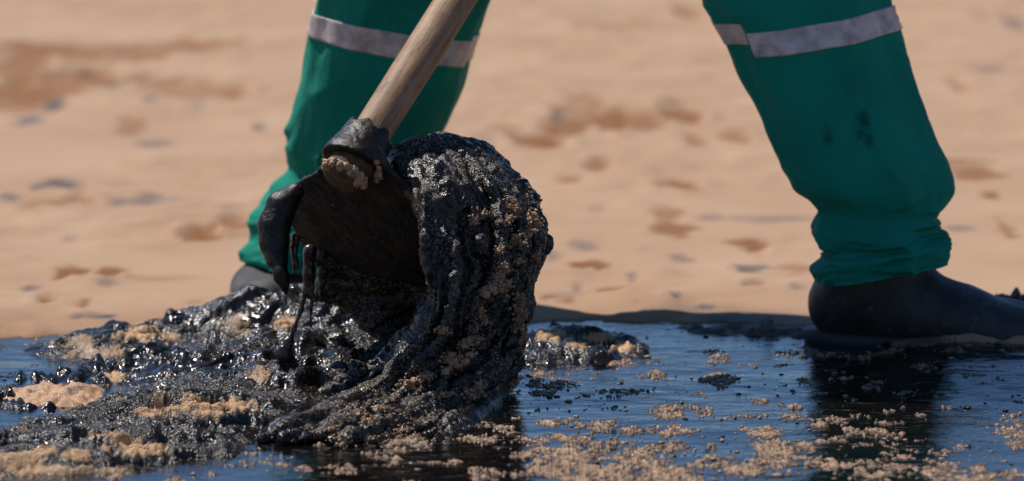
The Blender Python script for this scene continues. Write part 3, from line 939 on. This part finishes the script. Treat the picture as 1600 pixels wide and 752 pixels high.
sdf_part("drip", [[px(505, 425, 5.10, 9), px(503, 445, 5.10, 5), px(501, 462, 5.10, 3)]], 0.004, 0.0011, M["smooth"], (0.0013, 110), 861)
sdf_part("drip", [[px(684, 425, 4.94, 4), px(681, 455, 4.94, 3), px(679, 490, 4.94, 2)]], 0.004, 0.001, M["smooth"], (0.0006, 110), 871)

# sand stuck to the tar: single clods and a sprinkling of grains
def clod_mesh(name, seed, n=16, stretch=(1, 1, 1)):
    r_ = np.random.default_rng(seed)
    f = Field((-0.020, -0.020, -0.020), (0.020, 0.020, 0.020), 0.0006)
    for i in range(6 * n):
        c = r_.normal(0, 0.0052, 3) * np.array(stretch)
        c = np.clip(c, -0.016, 0.016)
        r = r_.gamma(3.0, 0.00042) + 0.0005
        f.ell(c, (r, r, r), 0.0006)
    V_, F_ = f.mesh()
    V_ = V_ + vnormals(V_, F_) * (0.0008 * billow(V_ * 480, 2, seed))[:, None]
    return make_mesh(name, V_, F_)
protos = [clod_mesh("sand_clod", 900 + i, 12 + 4 * i, ((1.5, .8, .8), (1, 1, 1.1), (1.6, .7, .5), (.9, .9, 1.3))[i]) for i in range(4)]
for m_ in protos:
    m_.materials.append(M["wet"])

def surf(u, v, tree=None):
    r = Vector(ray(u, v)).normalized()
    h = (tree or bvh).ray_cast(Vector((0, 0, CAM_H)), r)
    return h

CLODS = [(714, 566, 1.35, 2), (706, 560, .8, 0), (640, 606, 1.0, 0), (655, 596, .9, 2), (668, 590, .6, 1), (692, 618, .7, 2), (770, 452, 1.0, 2), (785, 448, .8, 1), (748, 492, .8, 1), (752, 500, .6, 3), (738, 533, .8, 2), (728, 536, .6, 0), (798, 318, .6, 3), (802, 332, .75, 3), (792, 345, .6, 1), (826, 342, .8, 1), (834, 352, .8, 0), (818, 368, .9, 2), (806, 376, .9, 0), (780, 392, .5, 1), (752, 336, .55, 0), (740, 344, .5, 3), (694, 516, .6, 0), (786, 420, .6, 3), (778, 436, .6, 3), (812, 408, .5, 0), (838, 400, .5, 1), (800, 600, .8, 2), (745, 610, .8, 1), (733, 618, .7, 3), (600, 640, .7, 2), (560, 650, .7, 0), (577, 662, .7, 1), (520, 672, .6, 2), (810, 470, .7, 3), (812, 490, .8, 3), (806, 510, .8, 3), (815, 530, .6, 1), (535, 690, .8, 1), (575, 690, 1.0, 2), (632, 680, .9, 0)]
for u, v, s, k in CLODS:
    loc_, nrm, _, _ = surf(u, v)
    if loc_ is None:
        continue
    o = bpy.data.objects.new("sand_clod", protos[k])
    col.objects.link(o)
    o.parent = clump
    o.location = loc_ - Vector(clump.location) + nrm * 0.0005
    o.rotation_euler = (random.uniform(-.4, .4), random.uniform(-.6, .2), random.uniform(-.6, .6))
    o.scale = (s, s, s * 0.9)

def crumbs(name, pts, sizes, mat, seed, parent=None, flat=1.0):
    """many small rough crumbs joined into one mesh"""
    ph = (1 + 5 ** .5) / 2
    ico = np.array([(-1, ph, 0), (1, ph, 0), (-1, -ph, 0), (1, -ph, 0), (0, -1, ph), (0, 1, ph), (0, -1, -ph), (0, 1, -ph), (ph, 0, -1), (ph, 0, 1), (-ph, 0, -1), (-ph, 0, 1)]) / math.sqrt(1 + ph * ph)
    fc_ = np.array([(0, 11, 5), (0, 5, 1), (0, 1, 7), (0, 7, 10), (0, 10, 11), (1, 5, 9), (5, 11, 4), (11, 10, 2), (10, 7, 6), (7, 1, 8), (3, 9, 4), (3, 4, 2), (3, 2, 6), (3, 6, 8), (3, 8, 9), (4, 9, 5), (2, 4, 11), (6, 2, 10), (8, 6, 7), (9, 8, 1)])
    r_ = np.random.default_rng(seed)
    n = len(pts)
    jit = 1 + r_.uniform(-.3, .3, (n, 12, 1))
    sc = r_.uniform(.65, 1.3, (n, 1, 3))
    V_ = pts[:, None] + ico[None] * jit * sc * sizes[:, None, None] * np.array([1, 1, flat])
    F_ = fc_[None] + 12 * np.arange(n)[:, None, None]
    me = make_mesh(name, V_.reshape(-1, 3), F_.reshape(-1, 3))
    return child(name, me, mat, parent) if parent else link(name, me, mat)

un, vn = proj(Vt)
facing = nt[:, 1] < 0.25
wgt = np.where(facing, 0.05, 0.0) + facing * (0.9 * np.exp(-(((un - 600) / 130) ** 2 + ((vn - 660) / 45) ** 2)) + 0.35 * np.exp(-(((un - 810) / 30) ** 2 + ((vn - 400) / 120) ** 2)) + 0.2 * np.exp(-(((un - 720) / 60) ** 2 + ((vn - 270) / 30) ** 2)) + 0.35 * np.exp(-(((un - 760) / 60) ** 2 + ((vn - 610) / 30) ** 2)))
wgt *= np.clip(0.3 + 2.0 * fbm(Vt * 45, 3, 951), 0, 2)
pick = rng.choice(len(Vt), 1900, p=wgt / wgt.sum())
g = crumbs("sand_grains", Vt[pick], rng.gamma(1.6, 0.00038, 1900) + 0.0003, M["wet"], 5, clump)
tag(g, kind="stuff")

# sand clods on the mound in the shade of the blade
fs = Field(at(500, 520, 5.33) - 0.02, at(590, 425, 5.33) + 0.03, 0.0013)
for i in range(110):
    u, v = (rng.normal(527, 11), rng.normal(470, 16)) if i < 70 else (rng.normal(558, 9), rng.normal(474, 13))
    r = rng.uniform(0.002, 0.005)
    fs.ell(at(u, v, 5.31 + rng.uniform(-.012, .012)), (r, r, r), 0.002)
Vs, Fs = fs.mesh()
Vs = Vs + vnormals(Vs, Fs) * (0.0014 * billow(Vs * 160, 2, 961))[:, None]
tag(link("sand_lump", make_mesh("sand_lump", Vs, Fs), M["wet"]), "pale sand crumbs caught in the hollow below the hoe blade", "sand lump")

# loose dark bits and pale crumbs on the pool
n = 600
uu, vv = rng.uniform(-40, 1640, 40000), rng.uniform(520, 765, 40000)
acc = rng.uniform(0, 1, 40000) < sand_density(uu, vv) ** 1.5 + 0.015
pp = np.array([gnd(a, b, 0.0004) for a, b in zip(uu[acc][:n], vv[acc][:n])])
pp[:, 2] += oil_z(pp[:, 0], pp[:, 1])
o = crumbs("sand_crumbs", pp, rng.gamma(2.0, 0.00055, len(pp)) + 0.0005, M["wet"], 6, flat=0.4)
tag(o, "loose pale sand crumbs sprinkled over the oil pool", "sand", kind="stuff")
nb_ = 240
uu, vv = rng.uniform(820, 1640, nb_), rng.uniform(515, 752, nb_)
pp = np.array([gnd(a, b, 0.0005) for a, b in zip(uu, vv)])
pp[:, 2] += oil_z(pp[:, 0], pp[:, 1])
o = crumbs("tar_bits", pp, rng.gamma(1.6, 0.0008, nb_) + 0.0005, M["mud"], 8, flat=0.35)
tag(o, "small dark tar bits dotting the oil pool", "tar", kind="stuff")

# ------------------------------------------------------------------ the worker
person = thing("person", (0.05, 5.62, 0.0), "person in green work trousers with grey reflective strips and dark boots, hoeing", "person")

def lofted(secs, nv, na, wrinkle, seed, rows=None, offset=0.0, arange=None, thick=None):
    """secs: list of (centre, half-width vector, half-depth vector); returns vertex grid"""
    C = np.array([s[0] for s in secs]); Aa = np.array([s[1] for s in secs]); Bb = np.array([s[2] for s in secs])
    t = np.linspace(0, 1, nv) if rows is None else rows
    c, a, b = catmull(C, t), catmull(Aa, t), catmull(Bb, t)
    th = np.linspace(0, 2 * np.pi, na, endpoint=False) if arange is None else np.linspace(arange[0], arange[1], na)
    al = np.linalg.norm(a, axis=1)[:, None, None]
    sgn = lambda x, e: np.sign(x) * np.abs(x) ** e
    cs, sn = sgn(np.cos(th), .92), sgn(np.sin(th), .92)
    off = a[:, None] * cs[None, :, None] + b[:, None] * sn[None, :, None]
    un_ = off / np.linalg.norm(off, axis=-1, keepdims=True)
    TT, TH = np.meshgrid(t, th, indexing='ij')
    w = wrinkle(TT, TH, seed)
    return c[:, None] + off + un_ * (w + offset)[..., None], TT, TH

def psec(uL, vL, uR, vR, Y, dr=0.95, tilt=0.0, twist=0.0):
    l, r = at(uL, vL, Y - twist), at(uR, vR, Y + twist)
    a = (r - l) / 2
    d = np.linalg.norm(a) * dr
    return ((l + r) / 2, a, d * np.array([0, math.cos(tilt), math.sin(tilt)]))

def wsec(c, rx, ry):
    return (np.array(c, float), np.array([rx, 0, 0.0]), np.array([0, ry, 0.0]))

RIGHT = [wsec((0.155, 5.64, 0.82), .105, .12), wsec((0.25, 5.54, 0.63), .105, .11),
         psec(1098, -75, 1372, -120, 5.40), psec(1100, 0, 1381, -42, 5.385), psec(1132, 66, 1393, 24, 5.37), psec(1165, 140, 1416, 105, 5.355), psec(1205, 230, 1452, 210, 5.335), psec(1232, 285, 1478, 280, 5.325),
         psec(1264, 314, 1474, 312, 5.315), psec(1276, 335, 1462, 332, 5.31), psec(1268, 362, 1460, 346, 5.305), psec(1276, 384, 1468, 358, 5.30), psec(1290, 394, 1476, 366, 5.30), psec(1278, 403, 1481, 378, 5.295), psec(1276, 420, 1480, 392, 5.295), psec(1284, 438, 1473, 408, 5.295)]
LEFT = [wsec((-0.09, 5.64, 0.82), .105, .12), wsec((-0.11, 5.58, 0.63), .115, .12),
        psec(512, -90, 800, -70, 5.52), psec(500, -20, 774, -5, 5.53), psec(487, 33, 742, 80, 5.54), psec(470, 112, 725, 148, 5.56), psec(447, 185, 690, 215, 5.58), psec(436, 225, 655, 262, 5.59), psec(446, 262, 630, 300, 5.60),
        psec(422, 290, 610, 330, 5.60, 1.05), psec(396, 332, 590, 365, 5.595, 1.15), psec(391, 362, 575, 390, 5.59, 1.25), psec(380, 402, 560, 420, 5.585, 1.3)]

def wr_leg(n_lo, n_hi, amp=1.0):
    def f(T, H, seed):
        lo = sstep(n_lo, n_hi, T)
        P = np.stack([np.cos(H) * 1.0, np.sin(H) * 1.0, T * 9 + 0.5 * np.cos(H + 1)], -1)
        Pd = np.stack([np.cos(H) * 1.1 + T * 5, np.sin(H) * 1.1, T * 9 - 0.8 * np.cos(H)], -1)
        f1 = fbm(P * np.array([1.1, 1.1, 1.6]), 3, seed)
        f2 = 1 - 2 * np.abs(fbm(Pd, 2, seed + 7))
        vf = 1 - 2 * np.abs(noise(np.stack([np.cos(H) * 1.5 + 0.4 * f1, np.sin(H) * 1.5, T * 3.2], -1), seed + 21))
        return amp * (0.0065 * vf * sstep(0.1, 0.25, T) + lo * (0.009 * f1 + 0.003 * f2) + (1 - lo) * (0.011 * fbm(P * np.array([1.3, 1.3, .22]), 3, seed + 3) + 0.004 * f2 * (0.5 + fbm(P * 0.6, 2, seed + 9)))) - 0.004
    return f

def leg_mesh(secs, seed, wr, spots=()):
    nv, na = 240, 150
    G, TT, TH = lofted(secs, nv, na, wr, seed)
    inn = G[-1:] + (G[-1].mean(0) - G[-1:]) * 0.06 + np.array([0, 0, 0.001])
    inn2 = G[-10:-9] + (G[-10].mean(0) - G[-10:-9]) * 0.10
    G = np.concatenate([G, inn, inn2])
    V_ = G.reshape(-1, 3)
    u, v = proj(V_)
    sp_ = np.zeros(len(V_))
    for a, b, r in spots:
        sp_ = np.maximum(sp_, 0.65 * sstep(1.6, 0.4, np.hypot(u - a, (v - b) * 0.7) / r + 0.9 * fbm(V_ * 110, 3, 3)) * (V_[:, 1] < secs[6][0][1]))
    return V_, grid_faces(nv + 2, na, True), sp_

wr_r, wr_l = wr_leg(0.55, 0.75), wr_leg(0.6, 0.8)
V1, F1, s1 = leg_mesh(RIGHT, 1001, wr_r, [(1350, 188, 9), (1292, 211, 8), (1357, 220, 7), (1342, 212, 5)])
V2, F2, s2 = leg_mesh(LEFT, 1011, wr_l)
fp = Field((-0.25, 5.38, 0.60), (0.38, 5.9, 1.05), 0.008)
fp.ell((0.03, 5.63, 0.90), (.185, .135, .12), 0.03)
fp.chain([((-0.085, 5.64, 0.84), .10), ((-0.10, 5.61, 0.74), .095)], 0.05)
fp.chain([((0.15, 5.64, 0.84), .10), ((0.20, 5.59, 0.74), .095)], 0.05)
V3, F3 = fp.mesh()
VV = np.concatenate([V1, V2, V3]); FF = np.concatenate([F1, F2 + len(V1), F3 + len(V1) + len(V2)])
trousers = child("trousers", make_mesh("trousers", VV, FF, attrs={"spot": np.concatenate([s1, s2, np.zeros(len(V3))])}), M["green"], person)

def strip(secs, wr, seed, t0, t1, arange, skew=0.0, name="reflective_strip"):
    rows = np.linspace(t0, t1, 14)
    na = 120
    G, TT, TH = lofted(secs, 14, na, wr, seed, rows, 0.0022, arange)
    G2, _, _ = lofted(secs, 14, na, wr, seed, rows, -0.001, arange)
    V_ = np.concatenate([G.reshape(-1, 3), G2.reshape(-1, 3)])
    F_ = grid_faces(14, na)
    nn = 14 * na
    side = []
    for a, b in ((0, 1), (13, -1)):
        i = a * na + np.arange(na - 1)
        q = np.stack([i, i + 1, i + 1 + nn, i + nn], -1)
        side.append(q[:, ::-1] if b > 0 else q)
    for j in (0, na - 1):
        i = np.arange(13) * na + j
        side.append(np.stack([i, i + na, i + na + nn, i + nn], -1))
    return V_, np.concatenate([F_, F_[:, ::-1] + nn] + side)

def strip_obj(pieces):
    Vs_, Fs_, n0 = [], [], 0
    for a, b in pieces:
        Vs_.append(a); Fs_.append(b + n0); n0 += len(a)
    return child("reflective_strip", make_mesh("reflective_strip", np.concatenate(Vs_), np.concatenate(Fs_)), M["strip"], trousers)

tR = 4 / 15.0
strip_obj([strip(RIGHT, wr_r, 1001, tR - 0.018, tR + 0.018, (-math.radians(133), math.radians(140))), strip(RIGHT, wr_r, 1001, tR - 0.033, tR - 0.001, (math.radians(141), math.radians(226)))])
tL = 4 / 12.0
strip_obj([strip(LEFT, wr_l, 1011, tL - 0.022, tL + 0.022, (0, 2 * math.pi))])

# boots
def boot(heel, yaw, lean, top, mat, name="boot"):
    f = Field((-0.07, -0.075, 0.008), (0.31, 0.075, 0.25), 0.0035)
    f.chain([((0.0, 0, .045), .042), ((0.06, 0, .044), .040), ((.14, .008, .036), .034), ((.195, .018, .027), .027), ((.24, .016, .024), .023), ((.262, .006, .022), .020)], 0.018)
    f.chain([((.10, -.004, .040), .038), ((.15, -.012, .034), .032), ((.195, -.018, .027), .027), ((.24, -.014, .024), .023)], 0.018)
    f.chain([((.02, 0, .065), .044), ((.05, 0, .085), .044), ((.10, 0, .046), .034), ((.165, 0, .026), .025)], 0.016)
    f.chain([((.03, 0, .075), .048), ((.03 + lean[0], lean[1], top), .051)], 0.03)
    V_, F_ = f.mesh()
    n_ = vnormals(V_, F_)
    V_ = V_ + n_ * (0.0018 * fbm(V_ * np.array([30, 14, 40]), 3, 1101) * sstep(0.03, 0.08, V_[:, 2]))[:, None]
    me = make_mesh(name, V_, F_)
    me.materials.append(mat)
    o = bpy.data.objects.new(name, me)
    col.objects.link(o)
    o.parent = person
    o.location = Vector((*heel, -0.003 + float(oil_z(np.array(heel[0]), np.array(heel[1]))))) - Vector(person.location)
    o.rotation_euler = (0, 0, yaw)
    # sole: outline slab with a heel step
    xs_ = np.linspace(-0.046, 0.293, 40)
    hw = np.interp(xs_, [-.046, -.035, -.01, .06, .12, .19, .24, .275, .293], [.006, .028, .038, .036, .038, .048, .044, .029, .004])
    rows = []
    for z, k in ((0.0, .97), (0.003, 1.0), (0.012, 1.0), (0.016, .95)):
        ring = np.concatenate([np.stack([xs_, hw * k, np.full(40, z)], -1), np.stack([xs_[::-1], -hw[::-1] * k, np.full(40, z)], -1)])
        rows.append(ring)
    Vs_ = np.concatenate(rows)
    arch = (Vs_[:, 0] > .055) & (Vs_[:, 0] < .12) & (Vs_[:, 2] < .01)
    Vs_[arch, 2] += 0.007
    Fs_ = grid_faces(4, 80, True)
    i = np.arange(39)
    cap_b = np.stack([i, i + 1, 78 - i, 79 - i], -1)
    Fs_ = np.concatenate([Fs_[:, ::-1], cap_b, cap_b[:, ::-1] + 240])
    ms = make_mesh("sole", Vs_, Fs_, smooth=False)
    ms.materials.append(M["sole"])
    s = bpy.data.objects.new("sole", ms)
    col.objects.link(s)
    s.parent = o
    return o

hR = gnd(1318, 531)
boot((hR[0], hR[1]), math.atan2(-0.10, 0.29), (0.02, 0.0), 0.145, M["boot"])
hL = at(496, 458, 5.735)
boot((hL[0], hL[1]), math.atan2(-0.25, -0.065), (0.0, 0.03), 0.11, mat_boot("dusty_boot_rubber", (0.055, 0.052, 0.052), (0.032, 0.03, 0.032), 0.2))

# body above the frame: one continuous figure (its shadow and its reflection belong to the place)
hand_lo = K + D * 0.60
hand_hi = K + D * 0.96
def body_field(infl, h, parts):
    f = Field((-0.35, 5.05, 0.0), (0.62, 6.1, 1.78), h)
    c = lambda *a: np.array(a, float)
    pel, ch, nk, hd = c(.03, 5.64, .90), c(.06, 5.44, 1.22), c(.05, 5.33, 1.37), c(.04, 5.28, 1.47)
    if 'torso' in parts:
        f.chain([(pel, .12 + infl), ((pel + ch) / 2 + c(-.03, .02, 0), .115 + infl), (ch + c(-.04, 0, 0), .12 + infl)], .06)
        f.chain([(pel + c(.05, 0, 0), .11 + infl), ((pel + ch) / 2 + c(.05, .02, 0), .115 + infl), (ch + c(.06, 0, 0), .12 + infl)], .06)
        f.chain([(ch + c(-.15, 0, .08), .065 + infl), (ch + c(.17, 0, .08), .065 + infl)], .05)
    if 'arms' in parts:
        for sh, el, ha in ((ch + c(-.17, -.01, .09), c(-.17, 5.36, .93), hand_lo + c(-.03, .02, .035)), (ch + c(.19, -.01, .09), c(.42, 5.50, 1.00), hand_hi + c(.035, -.01, .03))):
            f.chain([(sh, .055 + infl), ((sh + el) / 2, .048 + infl), (el, .042 + infl), ((el * .4 + ha * .6), .036 + infl), (ha * .96 + el * .04, .027 + infl)], .03)
    if 'head' in parts:
        f.chain([(ch + c(0, -.04, .12), .06), (nk, .055), (hd, .06)], .03)
        f.ell(hd + c(0, -.02, .03), (.076, .095, .115), .03)
        f.ell(hd + c(0, -.10, -.035), (.035, .03, .03), .03)          # chin
        f.chain([(hd + c(0, -.112, .04), .010), (hd + c(0, -.132, .005), .014)], .012)   # nose
        for s in (-1, 1):
            f.ell(hd + c(.078 * s, -.005, .02), (.012, .022, .032), .008)
        f.chain([(hd + c(-.024, -.112, -.025), .006), (hd + c(.024, -.112, -.025), .006)], .006)
    if 'hands' in parts:
        for hp, sgn in ((hand_lo, -1), (hand_hi, 1)):
            side = L * sgn
            f.ell(hp + side * .036 - B * 0.005, (.028, .040, .036), .012)
            for i in range(4):
                q = hp + D * (-.036 + .024 * i)
                ln = (.9, 1.0, .97, .85)[i]
                f.chain([(q + side * .033 - B * .015, .010), (q + side * .010 - B * .034, .0098), (q - side * .022 - B * .026, .0092), (q - side * (.034 * ln) + B * .004, .0085), (q - side * .020 * ln + B * .026, .008)], .003)
            f.chain([(hp + side * .036 + B * .018 - D * .02, .012), (hp + side * .012 + B * .036 - D * .028, .0105), (hp - side * .016 + B * .034 - D * .032, .009)], .004)
    if 'legs' in parts:
        for hip, kn, an in ((c(-.08, 5.64, .86), c(-.13, 5.52, .47), c(-.25, 5.62, .08)), (c(.14, 5.64, .86), c(.29, 5.40, .46), c(.425, 5.31, .08))):
            f.chain([(pel, .08), (hip, .058), (kn, .045), ((kn + an) / 2, .038), (an, .030)], .03)
    return f, hd, nk
fb, hd, nk = body_field(0.0, 0.0075, ('torso', 'arms', 'head', 'hands', 'legs'))
Vq, Fq = fb.mesh()
child("body", make_mesh("body", Vq, Fq), M["skin"], person)
fj, _, _ = body_field(0.016, 0.0085, ('torso', 'arms'))
Vj, Fj = fj.mesh()
nj = vnormals(Vj, Fj)
Vj = Vj + nj * (0.006 * fbm(Vj * 14, 3, 1201))[:, None]
child("jacket", make_mesh("jacket", Vj, Fj, attrs={"spot": np.zeros(len(Vj))}), M["green"], person)
fh = Field(hd + np.array([-.16, -.26, -.08]), hd + np.array([.16, .16, .2]), 0.006)
fh.ell(hd + np.array([0, -.012, .058]), (.088, .104, .098), .01)
sl_, P_ = fh.box(fh.lo, fh.lo + fh.h * (fh.n - 1))
fh.cut(sl_, (P_[..., 2] - (hd[2] + .055)).astype(np.float32))
fh.chain([(hd + np.array([-.05, -.10, .062]), .008), (hd + np.array([-.035, -.17, .055]), .007), (hd + np.array([.035, -.17, .055]), .007), (hd + np.array([.05, -.10, .062]), .008)], .02)
fh.chain([(hd + np.array([0, -.09, .06]), .009), (hd + np.array([0, -.165, .056]), .007)], .03)
Vk, Fk = fh.mesh()
child("cap", make_mesh("cap", Vk, Fk), M["cap"], person)

for sx in (-1, 1):
    fe = Field(hd + np.array([sx * .032 - .02, -.14, .01]), hd + np.array([sx * .032 + .02, -.08, .055]), 0.002)
    fe.ell(hd + np.array([sx * .032, -.098, .032]), (.013, .013, .010), 0.0)
    Ve, Fe = fe.mesh()
    child("eye", make_mesh("eye", Ve, Fe), M["sole"], person)
